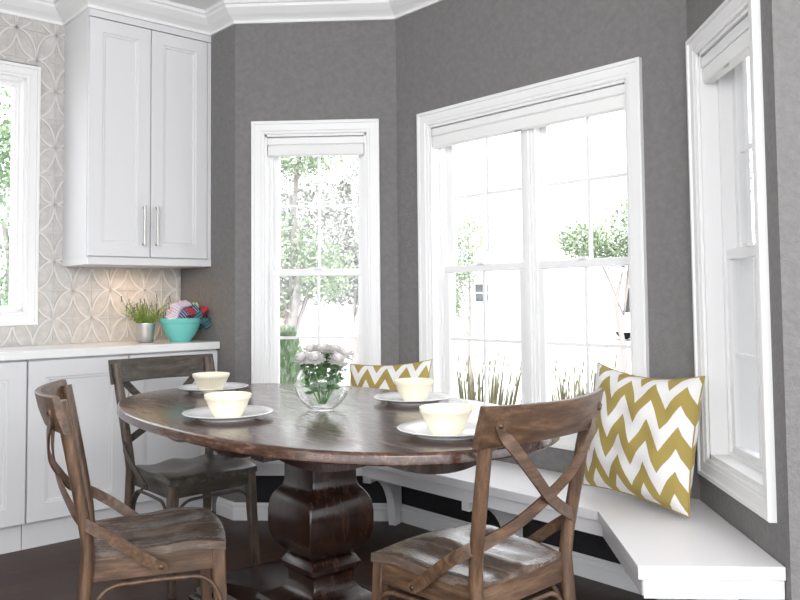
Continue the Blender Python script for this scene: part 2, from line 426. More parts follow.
# ------------------------------------------------------------------ kitchen cabinets
def panel_door(name, P, t0, t1, z0, z1, off, parent, mt, st=.075, th=.02):
    """shaker door with a moulded recessed panel; front faces +off"""
    b = MB(); loops = [(0, -th), (0, -.002), (.002, 0), (st, 0), (st + .003, -.004), (st + .012, -.0045), (st + .016, -.0095), (st + .02, -.0095)]
    rings = [[P(t0 + a, off + d, z0 + a), P(t1 - a, off + d, z0 + a), P(t1 - a, off + d, z1 - a), P(t0 + a, off + d, z1 - a)] for a, d in loops]
    b.loft(rings, True, True); return b.build(name, mt, parent)
KF = .44
def base_cab(t0, t1, seams, label):
    q = FK(t0, 0, 0); r = thing('base_cabinet', label, 'kitchen cabinet', group='base cabinets')
    b = MB(); b.box(t0 + .001, .012, .125, t1 - .001, KF - .022, .874, FK); b.build('body', M['cab'], r)
    b = MB(); b.box(t0 + .001, .012, 0, t1 - .001, KF - .06, .124, FK); b.build('toe_kick', M['cab'], r)
    ts = [t0 + .003] + seams + [t1 - .003]
    for i in range(len(ts) - 1):
        panel_door('door', FK, ts[i] + (.0025 if i else 0), ts[i + 1] - (.0025 if i < len(ts) - 2 else 0), .131, .866, KF, r, M['cab'], .078)
base_cab(0, .974, [.496], 'white two-door base cabinet behind the chairs, next to the grey wall')
base_cab(.976, 1.96, [1.468], 'white base cabinet at the far left edge, under the kitchen window')
b = MB(); b.box(.001, .001, .876, 2.0, .462, .915, FK)
tag(b.build('countertop', M['counter'], bevel=.003), 'white stone countertop running along the tiled kitchen wall', 'countertop')
r = thing('wall_cabinet', 'white two-door upper cabinet hanging above the counter', 'kitchen cabinet')
b = MB(); b.box(.001, .008, 1.36, UL, UF - .022, UT, FK); b.box(.001, .008, UT, UL, UF, ZCR - .001 + .02, FK); b.box(.001, UF - .022, 1.36, .022, UF - .001, UT - .004, FK); b.build('body', M['cab'], r)
b = MB(); b.box(.001, .008, 1.322, UL + .004, UF + .004, 1.359, FK); b.build('light_rail', M['cab'], r, bevel=.002)
for (a, c, hx) in ((.0245, .3485, .32), (.3535, .674, .391)):
    d = panel_door('door', FK, a, c, 1.365, UT - .005, UF, r, M['cab'], .066)
    h = MB(); h.box(hx - .0065, UF + .022, 1.423, hx + .0065, UF + .032, 1.633, FK)
    for z in (1.431, 1.625): h.box(hx - .005, UF - .001, z - .006, hx + .005, UF + .022, z + .006, FK)
    h.build('handle', M['nickel'], d, bevel=.0015)
# ------------------------------------------------------------------ window bench
r = thing('window_bench', 'white built-in corner bench wrapping round the bay windows', 'bench')
XB0 = -.985
def miter(off):   # inner polyline of the bench at an offset from the walls
    h = off * math.tan(PI / 8)
    return [(XC - h, Y1 - off), F2(T23 - h, off, 0)[:2], ]
def bench_poly(o, ov=0):
    a = miter(o)
    return [(XB0 - ov, Y1), (XC, Y1), (X3, Y23), (X3, YE + .035 - ov), (X3 - o, YE + .035 - ov), a[1], a[0], (XB0 - ov, Y1 - o)]
b = MB(); b.prism([(x - .0015 if x > .9 else x, y - .0015 if y > 4.1 else y) for x, y in bench_poly(.398, .01)], .363, .40)
b.build('seat_top', M['bench'], r, bevel=.003)
b = MB(); outer = bench_poly(.382); inner = bench_poly(.36)
outer[4] = (outer[4][0], YE + .0575); inner[4] = (inner[4][0], YE + .0575)
seq = [7, 6, 5, 4]
for i in range(3):
    p, q = seq[i], seq[i + 1]
    b.prism([outer[p], outer[q], inner[q], inner[p]], .31, .3625)
b.prism([(X3 - .382, YE + .035), (X3 - .003, YE + .035), (X3 - .003, YE + .057), (X3 - .36, YE + .057)], .31, .3625)
b.prism([(XB0, Y1 - .382), (XB0, Y1 - .003), (XB0 + .02, Y1 - .003), (XB0 + .02, Y1 - .36)], .31, .3625)
b.build('apron', M['bench'], r)
def corbel(o3, d):  # o3 = plan point at wall, d = unit dir into room
    L = .355 / (1 if abs(d[2]) < 1e-9 else 1); o3 = Vector(o3); d = Vector(d); sd = V(-d.y, d.x, 0)
    poly = [(.02, 0), (.075, 0)]
    for k in range(9):
        a = PI / 2 * k / 8; poly.append((.085 + .20 * (1 - math.cos(a)), .06 + .205 * math.sin(a)))
    poly += [(.345, .265), (.345, .309), (.006, .309), (.006, .09), (.02, .09)]
    b = MB(); n = len(poly)
    vs = [tuple(o3 + d * x + sd * s * .02 + V(0, 0, z)) for s in (-1, 1) for x, z in poly]
    b.add(vs, [tuple(range(n)), tuple(range(n, 2 * n))[::-1]] + [(i, (i + 1) % n, n + (i + 1) % n, n + i) for i in range(n)])
    b.build('corbel', M['bench'], r)
mdir = (V(0, -1, 0) + V(-1, -1, 0) / R2).normalized()
corbel(CN + mdir * .02, mdir); corbel(F2(.80, 0.012, 0), V(-1, -1, 0) / R2); corbel((X3 - .012, 2.6, 0), V(-1, 0, 0))
# ------------------------------------------------------------------ cushions
def cushion(name, q, thick, mt, label, sag=.05, seed=1, group=None, topsag=1.0):
    BL, BR, TR, TL = [Vector(x) for x in q]; N = 26; b = MB(); uv = []
    nrm = (BR - BL).cross(TL - BL).normalized(); rnd = random.Random(seed)
    ph = [rnd.uniform(0, 6) for _ in range(8)]
    cen = (BL + BR + TR + TL) / 4
    for side in (1, -1):
        for j in range(N + 1):
            for i in range(N + 1):
                u, v = i / N, j / N; x, y = 2 * u - 1, 2 * v - 1
                px, py = x * (1 - sag * (1 - y * y) * abs(x) ** 1.5), y * (1 - sag * (topsag if y > 0 else 1) * (1 - x * x) * abs(y) ** 1.5)
                uu, vv = (px + 1) / 2, (py + 1) / 2
                p = BL * (1 - uu) * (1 - vv) + BR * uu * (1 - vv) + TR * uu * vv + TL * (1 - uu) * vv
                h = thick * ((1 - abs(x) ** 2.6) * (1 - abs(y) ** 2.6)) ** .5
                h += .009 * math.sin(9 * x + 4 * y + ph[0]) * math.sin(7 * y - 3 * x + ph[1]) * (1 - abs(x) ** 4) * (1 - abs(y) ** 4) * (1 if side > 0 else 0)
                w = .010 * (math.exp(-((x - .75 + .25 * y) / .09) ** 2) * (1 - y * y)) + .008 * math.exp(-((y + .62 - .2 * x) / .08) ** 2) * max(0, x) * (1 - x * x)
                p = p + nrm * (side * (h - (w if side > 0 else 0) * (1 - abs(x) ** 6)))
                b.v.append(tuple(p)); uv.append((u, v))
    n = N + 1
    for s in (0, 1):
        for j in range(N):
            for i in range(N):
                a = s * n * n + j * n + i; f = (a, a + 1, a + n + 1, a + n); b.f.append(f if s == 0 else f[::-1]); b.mi.append(0)
    b.uv = uv
    r = thing(name, label, 'cushion', group=group)
    o = b.build('cover', mt, r, smooth=180)
    # piping seam
    g = MB(); pts = []
    for e in range(4):
        for k in range(14):
            t = k / 14 * 2 - 1; x, y = [(t, -1), (1, t), (-t, 1), (-1, -t)][e]
            px, py = x * (1 - sag * (1 - y * y) * abs(x) ** 1.5), y * (1 - sag * (topsag if y > 0 else 1) * (1 - x * x) * abs(y) ** 1.5)
            uu, vv = (px + 1) / 2, (py + 1) / 2
            pts.append(BL * (1 - uu) * (1 - vv) + BR * uu * (1 - vv) + TR * uu * vv + TL * (1 - uu) * vv)
    pts.append(pts[0]); g.sweep(pts, .0028, n=6); g.build('seam', M['seam'], r, smooth=180)
    return r
M['seam'] = mat('olive_seam', (.33, .25, .08), .9)
cushion('throw_cushion', [(.517, 3.09, .43), (.792, 2.694, .415), (.873, 2.75, .868), (.605, 3.21, .878)], .09, M['chev'], 'large olive and white zigzag cushion leaning in the right corner of the bench', .07, 3, None, 2.1)
cushion('throw_cushion', [(-.48, 3.80, .42), (-.10, 3.76, .42), (-.06, 3.90, .84), (-.465, 3.93, .818)], .07, M['chev2'], 'zigzag cushion behind the table, mostly hidden by its top', .09, 8)

# ------------------------------------------------------------------ table
TC = V(-.462, 2.80, 0)
tr = thing('dining_table', 'long oval dark wood pedestal dining table', 'table', TC, math.radians(-46.5))   # local x along the long axis (1,-1)
def sup(a, bb, n, N=112):
    o = []
    for i in range(N):
        t = 2 * PI * i / N; c, s_ = math.cos(t), math.sin(t)
        o.append((a * math.copysign(abs(c) ** (2 / n), c), bb * math.copysign(abs(s_) ** (2 / n), s_)))
    return o
A_, B_ = .945, .557
b = MB(); prof = [(-.03, .726), (-.005, .727), (0, .731), (0, .751), (-.002, .756), (-.007, .7595), (-.012, .76)]
rings = []
for d, z in prof: rings.append([(x, y, z) for x, y in sup(A_ + d, B_ + d, 2.35)])
b.loft(rings); b.build('tabletop', M['table'], tr, smooth=35)
# scalloped oval apron under the top
def shell(A, B, zf, zt, th, n=168):
    o = MB(); ci = sup(A, B, 2.35, n); co = sup(A - th, B - th, 2.35, n); L = [0]
    for i in range(n): L.append(L[-1] + math.dist(ci[i], ci[(i + 1) % n]))
    vs = []
    for i in range(n):
        z = zf(L[i] / L[-1], ci[i]); vs += [(*ci[i], z), (*ci[i], zt), (*co[i], zt), (*co[i], z)]
    fs = []
    for i in range(n):
        a_, c_ = 4 * i, 4 * ((i + 1) % n)
        for k in range(4): fs.append((a_ + k, c_ + k, c_ + (k + 1) % 4, a_ + (k + 1) % 4))
    o.add(vs, fs); return o
shell(A_ - .115, B_ - .105, lambda u, q: .716 - .036 * abs(math.sin(PI * (12 * u - .1))) ** .8, .7255, .022).build('apron', M['ped'], tr, smooth=40)
b = MB()
for x in (-.3, .3): b.box(x - .035, -.40, .675, x + .035, .40, .7255)
b.build('cross_brace', M['ped'], tr)
def sq(h, z, r=.0, bulge=0):
    """square section with slightly rounded corners"""
    o = []; c = max(.006, r)
    for sx, sy, a0 in ((1, 1, 0), (-1, 1, PI / 2), (-1, -1, PI), (1, -1, 3 * PI / 2)):
        for k in range(4):
            a = a0 + PI / 2 * k / 3; o.append((sx * (h - c) + c * math.cos(a), sy * (h - c) + c * math.sin(a), z))
    return o
# bulbous square baluster
prof = [(.7255, .115), (.69, .115), (.685, .10), (.66, .094), (.60, .092), (.53, .092), (.508, .093), (.494, .098), (.482, .108), (.466, .120), (.445, .129), (.41, .134), (.37, .134), (.34, .131), (.315, .124), (.295, .113), (.28, .099), (.268, .084), (.258, .072)]
b = MB(); b.loft([[(x + .016, y + .018, zz) for x, y, zz in sq(h, z, .008)] for z, h in prof]); b.build('pedestal', M['ped'], tr, smooth=40)
prof = [(.262, .082), (.258, .088), (.236, .101), (.222, .101), (.214, .090), (.204, .083), (.178, .082), (.158, .088), (.143, .102), (.128, .128), (.12, .158), (.106, .165)]
b = MB(); b.loft([[(x + .016, y + .018, zz) for x, y, zz in sq(h, z, .004)] for z, h in prof]); b.build('pedestal_foot_block', M['ped'], tr, smooth=30)
def baseout(L, Wd, c):
    p = []
    for sx, sy in ((1, 1), (-1, 1), (-1, -1), (1, -1)):
        arc = []
        for k in range(6):
            a = PI / 2 * k / 5; arc.append((sx * (L - c * math.cos(a) * 1.0), sy * (Wd - c * math.sin(a))))
        # concave notch at each corner
        q = [(sx * (L), sy * (Wd - c))] + [(sx * (L - c * math.sin(PI / 2 * k / 5)), sy * (Wd - c * math.cos(PI / 2 * k / 5))) for k in range(6)] + [(sx * (L - c), sy * Wd)]
        p += q if sx * sy > 0 else q[::-1]
    return p
b = MB()
rg = []
for d, z in ((.0, 0), (0, .05), (-.006, .058), (-.02, .062), (-.026, .075), (-.04, .082), (-.05, .1), (-.06, .105)):
    rg.append([(x, y, z) for x, y in baseout(.50 + d, .25 + d, .05)])
b.loft(rg); b.build('base_plinth', M['ped'], tr, smooth=30)

# ------------------------------------------------------------------ chairs
def arcpts(p, q, drop, n=12):
    """hoop: rises from p, runs under the apron, drops to q"""
    p, q = Vector(p), Vector(q); top = max(p.z, q.z) + drop
    a = p.lerp(q, .12); c = p.lerp(q, .88); a.z = c.z = top
    a0 = p.lerp(q, .02); a0.z = top - .05; c0 = p.lerp(q, .98); c0.z = top - .05
    return smooth_pts([p, a0, a.lerp(a0, .0), p.lerp(q, .3) * 1 + V(0, 0, top - p.lerp(q, .3).z), p.lerp(q, .7) + V(0, 0, top - p.lerp(q, .7).z), c, c0, q], 5)
def make_chair(label, mz, mx, my, ms, wt=.215):
    t = thing('dining_chair', label, 'chair', group='cross-back dining chairs')
    ZS = .451; WF, WB, F, Bk = .205, .185, .20, -.19
    # saddle seat
    b = MB(); N = 22; grid = []
    for s in (0, 1):
        for j in range(N + 1):
            for i in range(N + 1):
                u, v = 2 * i / N - 1, 2 * j / N - 1
                k = 1.0
                # rounded rectangle mapping
                x = u * (1 - .025 * v * v * abs(u) ** 5 * (1 if v > 0 else 3.5)); y = v * (1 - .02 * u * u * abs(v) ** 5)
                w = WB + (WF - WB) * (y + 1) / 2
                X = x * w; Y = Bk + (F - Bk) * (y + 1) / 2 - (.012 * x * x if y > 0 else 0)
                sad = -.013 * math.exp(-((abs(x) - .45) / .35) ** 2) * (1 if y < .35 else max(0, 1 - (y - .35) / .6)) + .003 * math.cos(PI * x)
                fr = -.006 * max(0, (y - .7) / .3) ** 2 + .008 * math.exp(-((y - .45) / .3) ** 2)
                z = ZS + sad * (1 - abs(x) ** 6) + fr
                e = max(abs(u), abs(v)); edge = max(0, (e - .93) / .07)
                z -= .004 * edge ** 2
                b.v.append((X, Y, z if s == 0 else z - .024)); b.uv = None
    n = N + 1
    for s in (0, 1):
        for j in range(N):
            for i in range(N):
                a = s * n * n + j * n + i; f = (a, a + 1, a + n + 1, a + n); b.f.append(f if s == 0 else f[::-1]); b.mi.append(0)
    rim = [i for i in range(n)] + [j * n + N for j in range(1, n)] + [N * n + i for i in range(N - 1, -1, -1)] + [j * n for j in range(N - 1, 0, -1)]
    for k in range(len(rim)):
        a, c = rim[k], rim[(k + 1) % len(rim)]; b.f.append((a, n * n + a, n * n + c, c)); b.mi.append(0)
    b.build('seat', ms, t, smooth=50)
    # aprons
    b = MB()
    z0, z1 = ZS - .085, ZS - .022
    b.prism([(-WF + .035, F - .022), (WF - .035, F - .022), (WF - .035, F - .042), (-WF + .035, F - .042)], z0, z1)
    b.prism([(-WB + .01, Bk + .02), (WB - .01, Bk + .02), (WB - .01, Bk), (-WB + .01, Bk)], z0, z1)
    b.build('apron', mx, t, bevel=.002)
    for s in (-1, 1):
        b = MB(); b.prism([(s * (WF - .015), F - .04), (s * (WB - .004), Bk + .01), (s * (WB - .026), Bk + .01), (s * (WF - .037), F - .04)], z0, z1)
        b.build('side_apron', my, t, bevel=.002)
    # front legs
    for s in (-1, 1):
        b = MB(); pts = [(s * (WF - .014), F - .012, 0), (s * (WF - .022), F - .024, .2), (s * (WF - .030), F - .035, ZS - .030)]
        b.sweep(pts, .0185, square=True, up=(0, 1, 0), scale=[.72, .9, 1.05]); leg = b.build('leg', mz, t, smooth=40)
        g = MB(); g.lathe([(0, 0), (.013, 0), (.013, .006), (0, .006)], 14, (s * (WF - .014), F - .012, -.0005)); g.build('foot_cap', M['white'], leg)
    # rear posts
    def post(z):
        if z > ZS:
            f = (z - ZS) / (.87 - ZS); return .186 + (wt - .186) * f ** .8, -.185 - .075 * f ** 1.1
        f = z / ZS; return .186, -.222 + .037 * f
    for s in (-1, 1):
        pts = []
        for k in range(15):
            z = .872 * k / 14; x, y = post(z); pts.append((s * x, y, z))
        b = MB(); b.sweep(pts, .0205, .017, n=12, up=(0, 1, 0), scale=[.8 + .2 * min(1, k / 5) for k in range(15)]); b.build('leg', mz, t, smooth=60)
    # top rail, bowed backwards
    b = MB(); rings = []
    def rail(x, z): # back surface y
        f = (x / .245); lean = (z - .82) * .28
        return -.262 - .058 * (1 - f * f) - lean
    for k in range(23):
        x = -.247 + .494 * k / 22; a = abs(x) / .247
        h0, h1 = .785 + .006 * (1 - a * a), .888 - .003 * (1 - a * a)
        yb0, yb1 = rail(x, h0), rail(x, h1); th = .017
        rings.append([(x, yb0, h0 + .003), (x, (yb0 + yb1) / 2 - .003, (h0 + h1) / 2), (x, yb1, h1 - .003), (x, yb1 + .003, h1), (x, yb1 + th, h1), (x, yb1 + th + .002, h1 - .004), (x, yb0 + th + .002, h0 + .003), (x, yb0 + th, h0), (x, yb0 + .003, h0)])
    b.loft(rings); b.build('top_rail', mx, t, smooth=40)
    # crossing straps
    for s in (-1, 1):
        yb = lambda x, z: rail(x, z)
        z_c = .635
        raw = [(-s * .214, rail(-s * .214, .85) - .005, .853), (-s * .19, rail(-s * .19, .80) - .005, .815), (-s * .155, rail(-s * .155, .79) - .004, .775), (-s * .08, -.292, .70), (0, -.271 - (.0045 if s > 0 else -.0045), z_c), (s * .10, -.245, .583), (s * .18, -.214, .548), (s * .216, -.185, .530), (s * .223, -.12, .487), (s * .216, -.03, .418), (s * .2125, .02, .388)]
        pts = smooth_pts(raw, 6)
        ups = []
        for q in pts:
            k = min(1, max(0, (q.y + .245) / .075)) if q.x * s > .12 else 0; k = k * k * (3 - 2 * k)
            ups.append((Vector((s * q.x * s * 1.2, -1, 0)).normalized() * (1 - k) + Vector((s, -.1, 0)).normalized() * k).normalized())
        b = MB(); rings = []
        for i, q in enumerate(pts):
            d = (pts[min(i + 1, len(pts) - 1)] - pts[max(i - 1, 0)]).normalized(); nn = ups[i]
            wv = d.cross(nn).normalized(); nn = wv.cross(d).normalized()
            wd = .0155 if 1 < i < len(pts) - 2 else (.0135 if i in (1, len(pts) - 2) else .008)
            rings.append([tuple(q + wv * wd + nn * .0032), tuple(q + wv * wd - nn * .0032), tuple(q - wv * wd - nn * .0032), tuple(q - wv * wd + nn * .0032)])
        b.loft(rings); st = b.build('back_strap', mx, t, smooth=30)
        for q, nn in ((pts[2], ups[2]), (pts[-3], ups[-3])):
            g = MB(); nn = Vector(nn); a = nn.orthogonal().normalized(); c = nn.cross(a)
            rg = []
            for d, rr in ((.002, .0075), (.006, .007), (.008, .003)):
                rg.append([tuple(q + nn * d + a * rr * math.cos(2 * PI * k / 10) + c * rr * math.sin(2 * PI * k / 10)) for k in range(10)])
            g.loft(rg); g.build('rivet', M['rivet'], st)
    # bentwood hoops under the seat
    zt = ZS - .097
    for s in (-1, 1):
        b = MB(); zt = ZS - .097
        b.sweep(smooth_pts([(s * .200, F - .02, .20), (s * .199, F - .035, zt - .06), (s * .197, F - .075, zt - .008), (s * .194, .06, zt), (s * .188, -.06, zt), (s * .184, Bk + .06, zt - .008), (s * .184, Bk + .012, zt - .06), (s * .186, Bk - .01, .20)], 5), .0065, n=8); b.build('hoop', mx, t, smooth=60)
    for yy, ww in ((F - .02, .178), (Bk - .008, .165)):
        b = MB(); b.sweep(smooth_pts([(-ww - .006, yy, .20), (-ww + .006, yy, zt - .06), (-ww + .05, yy, zt - .008), (-.06, yy, zt), (.06, yy, zt), (ww - .05, yy, zt - .008), (ww - .006, yy, zt - .06), (ww + .006, yy, .20)], 5), .0065, n=8); b.build('hoop', mx, t, smooth=60)
    return t
M['rivet'] = mat('aged_rivet', (.10, .07, .05), .4, Metallic=.8)
ch = make_chair('brown cross-back chair in the left foreground with its pale worn seat toward the pedestal', M['chair_z'], M['chair_x'], M['chair_y'], M['seat'])
ch.location = (-.889, 2.426, 0); ch.rotation_euler = (0, 0, math.radians(23.9 - 90))
dup(ch, (.062, 2.245, 0), math.radians(136.6 - 90), 'brown cross-back chair in the right foreground, back turned to the viewer')
c2 = make_chair('dark grey-brown cross-back chair at the far left head of the table', M['dchair_z'], M['dchair_x'], M['dchair_y'], M['dseat'], .22)
c2.location = (-1.065, 3.346, 0); c2.rotation_euler = (0, 0, math.radians(-43.6 - 90))

# ------------------------------------------------------------------ tableware
def plate(x, y, label):
    b = MB(); b.lathe([(0, .004), (.085, .004), (.09, .0), (.093, 0), (.096, .005), (.12, .0125), (.144, .0185), (.145, .0205), (.143, .0215), (.12, .016), (.10, .0105), (.092, .008), (0, .008)], 56)
    o = b.build('dinner_plate', M['plate'], smooth=50); o.location = (x, y, .7605); return tag(o, label, 'plate', 'white dinner plates')
def bowl(x, y, label):
    N = 144; b = MB(); rings = []
    for r, z, fl in ((.001, .005, 0), (.036, .005, 0), (.038, .0, 0), (.042, .0, 0), (.045, .005, 0), (.052, .017, 1), (.061, .036, 1), (.0685, .056, 1), (.0705, .058, 0), (.0725, .060, 0), (.0745, .070, 0), (.0735, .073, 0), (.0715, .072, 0), (.067, .055, 0), (.057, .034, 0), (.042, .016, 0), (.02, .0105, 0), (.001, .010, 0)):
        rings.append([((r - (.0011 if (fl and i % 4 == 0) else 0)) * math.cos(2 * PI * i / N), (r - (.0011 if (fl and i % 4 == 0) else 0)) * math.sin(2 * PI * i / N), z) for i in range(N)])
    b.loft(rings, True, False); o = b.build('cream_bowl', M['cream'], smooth=40); o.location = (x, y, .7692); return tag(o, label, 'bowl', 'cream bowls on plates')
PL = [(-.965, 3.305, 'farthest left at the head of the table, by the dark chair'), (-.70, 2.565, 'nearest the left foreground chair'), (-.117, 2.945, 'on the bench side, in front of the hidden cushion'), (.01, 2.25, 'nearest the right foreground chair')]
for i, (x, y, w) in enumerate(PL):
    plate(x, y, 'white dinner plate ' + w)
BL_ = [(-.948, 3.215), (-.690, 2.525), (-.112, 2.935), (.003, 2.215)]
for (x, y), (_, _, w) in zip(BL_, PL):
    bowl(x, y, 'cream bowl on the plate ' + w.split(',')[0])
# vase
VX, VY, VZ = -.422, 2.745, .7605
r = thing('glass_vase', 'round clear glass fishbowl vase half full of water', 'vase', (VX, VY, VZ))
b = MB(); Rv = .095; zc = .088
def zr(a, R): return (R * math.sin(a), zc - R * math.cos(a))
outp = [(.001, .0)] + [(.042, .0)] + [zr(a, Rv) for a in [.5 + (2.52 - .5) * k / 22 for k in range(23)]]
inn = [zr(a, Rv - .003) for a in [2.50 - (2.50 - .5) * k / 22 for k in range(23)]] + [(.04, .0085), (.001, .0085)]
b.lathe(outp + inn, 56); b.build('vessel', M['vase'], r, smooth=180)
b = MB(); wp = [zr(a, Rv - .0032) for a in [.5 + (1.50 - .5) * k / 12 for k in range(13)]]
b.lathe([(.0005, .0087), (.040, .0087)] + wp + [(.0005, wp[-1][1])], 56); b.build('water', M['water'], r, smooth=60)
# flowers: eight blooms
rnd = random.Random(5)
def bloom(cx, cy, cz, rr, tilt, label):
    """double bloom of layered petals on a stem"""
    root = thing('white_chrysanthemum', label, 'flower', (VX + cx * .55, VY + cy * .55, VZ + .02), group='white chrysanthemums in the glass vase')
    dx, dy, dz = cx * .45, cy * .45, cz - .02
    b = MB()
    ax = V(cx * 4, cy * 4, 1).normalized()
    a1 = ax.orthogonal().normalized(); a2 = ax.cross(a1)
    o = V(dx, dy, dz)
    for layer in range(7):
        n = [17, 16, 15, 13, 10, 7, 4][layer]; el = [-.35, -.05, .25, .55, .85, 1.15, 1.42][layer]; L = rr * [1, 1, .98, .92, .86, .8, .74][layer]
        for k in range(n):
            a = 2 * PI * (k + layer * .37) / n + rnd.uniform(-.1, .1); e = el + rnd.uniform(-.1, .1)
            d = (a1 * math.cos(a) + a2 * math.sin(a)) * math.cos(e) + ax * math.sin(e)
            sd = d.cross(ax).normalized() * (L * .18); up = sd.cross(d).normalized() * (L * .16)
            p0 = o + d * L * .15; p1 = o + d * L * .65 + up * .2; p2 = o + d * L * .98 + up
            b.add([p0 - sd * .4, p0 + sd * .4, p1 + sd + up * .5, p1 - sd + up * .5, p1, p2 + sd * .6, p2 - sd * .6, p2 + up * .3], [(0, 1, 2, 4), (0, 4, 3), (4, 2, 5, 7), (3, 4, 7, 6)])
    b.build('bloom', M['petal'], root, smooth=180)
    g = MB(); base = V(-cx * .40 - .0, -cy * .40, .0); g.sweep(smooth_pts([base, V(dx * .3, dy * .3, dz * .5), o], 6), .0022, n=6); g.build('stem', M['stem'], root)
    l = MB()
    for k in range(34):
        f = rnd.uniform(.25, .9); p = base.lerp(o, f); a = rnd.uniform(0, 2 * PI); d = V(math.cos(a), math.sin(a), rnd.uniform(-.3, .8)).normalized(); s_ = d.orthogonal().normalized() * .009; L = rnd.uniform(.024, .04)
        m1 = p + d * L * .5
        l.add([p, m1 + s_, p + d * L, m1 - s_, m1 + V(0, 0, .003)], [(0, 1, 4), (1, 2, 4), (2, 3, 4), (3, 0, 4)])
    l.build('leaf', M['leafdark'], root)
spots = [(-.062, -.02, .165, 'at the left of the bunch'), (.058, -.025, .16, 'at the lower right of the bunch'), (-.015, -.052, .168, 'at the front of the bunch'), (.0, .0, .198, 'on top of the bunch'), (-.04, .03, .19, 'at the upper left back'), (.035, .03, .192, 'at the upper right back'), (.01, .062, .17, 'at the back, nearest the window'), (.075, .02, .178, 'at the far right of the bunch')]
for x, y, z, w in spots: bloom(x, y, z + .006, .036, 0, 'white chrysanthemum ' + w)

# ------------------------------------------------------------------ counter objects
pp = FK(.312, .22, .9155)
r = thing('potted_herb', 'small green plant in a tapered metal pot on the counter', 'potted plant', pp)
b = MB(); b.lathe([(.001, 0), (.039, 0), (.040, .002), (.051, .098), (.0535, .100), (.0535, .104), (.050, .104), (.048, .09), (.001, .088)], 40); b.build('pot', M['steel'], r, smooth=40)
rnd = random.Random(9); b = MB(); spk = []
for k in range(90):
    a = rnd.uniform(0, 2 * PI); q = rnd.random() ** .6; L = rnd.uniform(.05, .15); sp = q * .10
    p0 = V(.03 * q * math.cos(a), .03 * q * math.sin(a), .085); p2 = p0 + V(sp * math.cos(a), sp * math.sin(a), L); p1 = p0.lerp(p2, .5) + V(0, 0, .015)
    b.sweep([p0, p1, p2], .0009, n=4)
    for i in range(8):
        f = .15 + .1 * i; c = p0.lerp(p2, f); d = V(rnd.uniform(-1, 1), rnd.uniform(-1, 1), rnd.uniform(.2, 1)).normalized() * .013; s_ = d.orthogonal().normalized() * .003
        b.add([c, c + d * .5 + s_, c + d, c + d * .5 - s_], [(0, 1, 2, 3)])
    if k % 3 == 0:
        c = p2 + V(0, 0, .0); l = MB(); l.sweep([c - V(0, 0, .01), c + V(rnd.uniform(-.006, .006), rnd.uniform(-.006, .006), .022)], .0022, n=5); spk.append(l)
b.build('foliage', M['grassgreen'], r)
for l in spk: l.build('flower_spike', M['lavender'], r)
bp = FK(.134, .27, .9155)
b = MB(); b.lathe([(.001, .003), (.045, .003), (.047, 0), (.053, 0), (.056, .006), (.083, .04), (.101, .08), (.104, .098), (.110, .099), (.113, .104), (.1135, .124), (.1105, .127), (.106, .124), (.099, .09), (.08, .042), (.05, .012), (.001, .009)], 56)
o = b.build('mixing_bowl', M['teal'], smooth=40); o.location = bp; tag(o, 'turquoise mixing bowl full of dish towels beside the metal pot', 'bowl')
def towel(name, col, stripe, cen, size, ry, rz, label, seed):
    m = mat(name, col, .95); v = mapped(m, (1, 1, 1)); w = nd(m, 'ShaderNodeTexWave'); w.inputs['Scale'].default_value = 26; w.inputs['Distortion'].default_value = .3
    lk(m, v, w.inputs['Vector']); setcol(m, ramp(m, w.outputs['Fac'], [(.0, col), (.7, col), (.8, stripe), (1, stripe)]))
    rd = random.Random(seed); b = MB(); N = 16; L, Wd, T = size
    rings = []
    for k in range(N + 1):
        u = k / N * 2 - 1; ring_ = []; th = T * (1 + .25 * math.sin(6 * u + seed)); sh = .012 * math.sin(4 * u + seed)
        for q in range(28):
            a = 2 * PI * q / 28; c_, s_ = math.cos(a), math.sin(a)
            x = Wd * math.copysign(abs(c_) ** .6, c_); z = th * s_ + .010 * math.cos(x / Wd * 5 + seed) + sh - .25 * T * u * u
            f = .72 if k in (0, N) else 1
            ring_.append((L * u, x * f * (1 + .08 * math.sin(9 * u + seed)), z * f))
        rings.append(ring_)
    b.loft(rings); o = b.build('dish_towel', m, smooth=60); o.location = cen; o.rotation_euler = (0, ry, rz)
    return tag(o, label, 'towel', 'dish towels in the turquoise bowl')
def tk(t, off, z): return FK(t, off, z)
az = PI / 4   # kitchen frame turned
towel('towel_lilac', (.42, .41, .56), (.58, .57, .68), tk(.160, .26, 1.088), (.075, .060, .015), -.72, az, 'lilac folded dish towel standing up at the left of the bowl', 1)
towel('towel_navy', (.05, .06, .14), (.35, .37, .45), tk(.125, .30, 1.062), (.075, .035, .014), -.62, az, 'navy and white striped dish towel in the middle of the bowl', 2)
towel('towel_green', (.25, .42, .22), (.65, .7, .6), tk(.085, .25, 1.085), (.065, .035, .011), -.4, az, 'pale green dish towel behind the red one', 3)
towel('towel_red', (.50, .03, .035), (.12, .05, .10), tk(.067, .30, 1.066), (.070, .045, .018), -.10, az - .2, 'red dish towel on the right side of the bowl', 4)
towel('towel_teal', (.015, .07, .09), (.12, .2, .22), tk(.036, .31, 1.035), (.055, .055, .022), .85, az, 'dark teal dish towel hanging over the right rim of the bowl', 6)

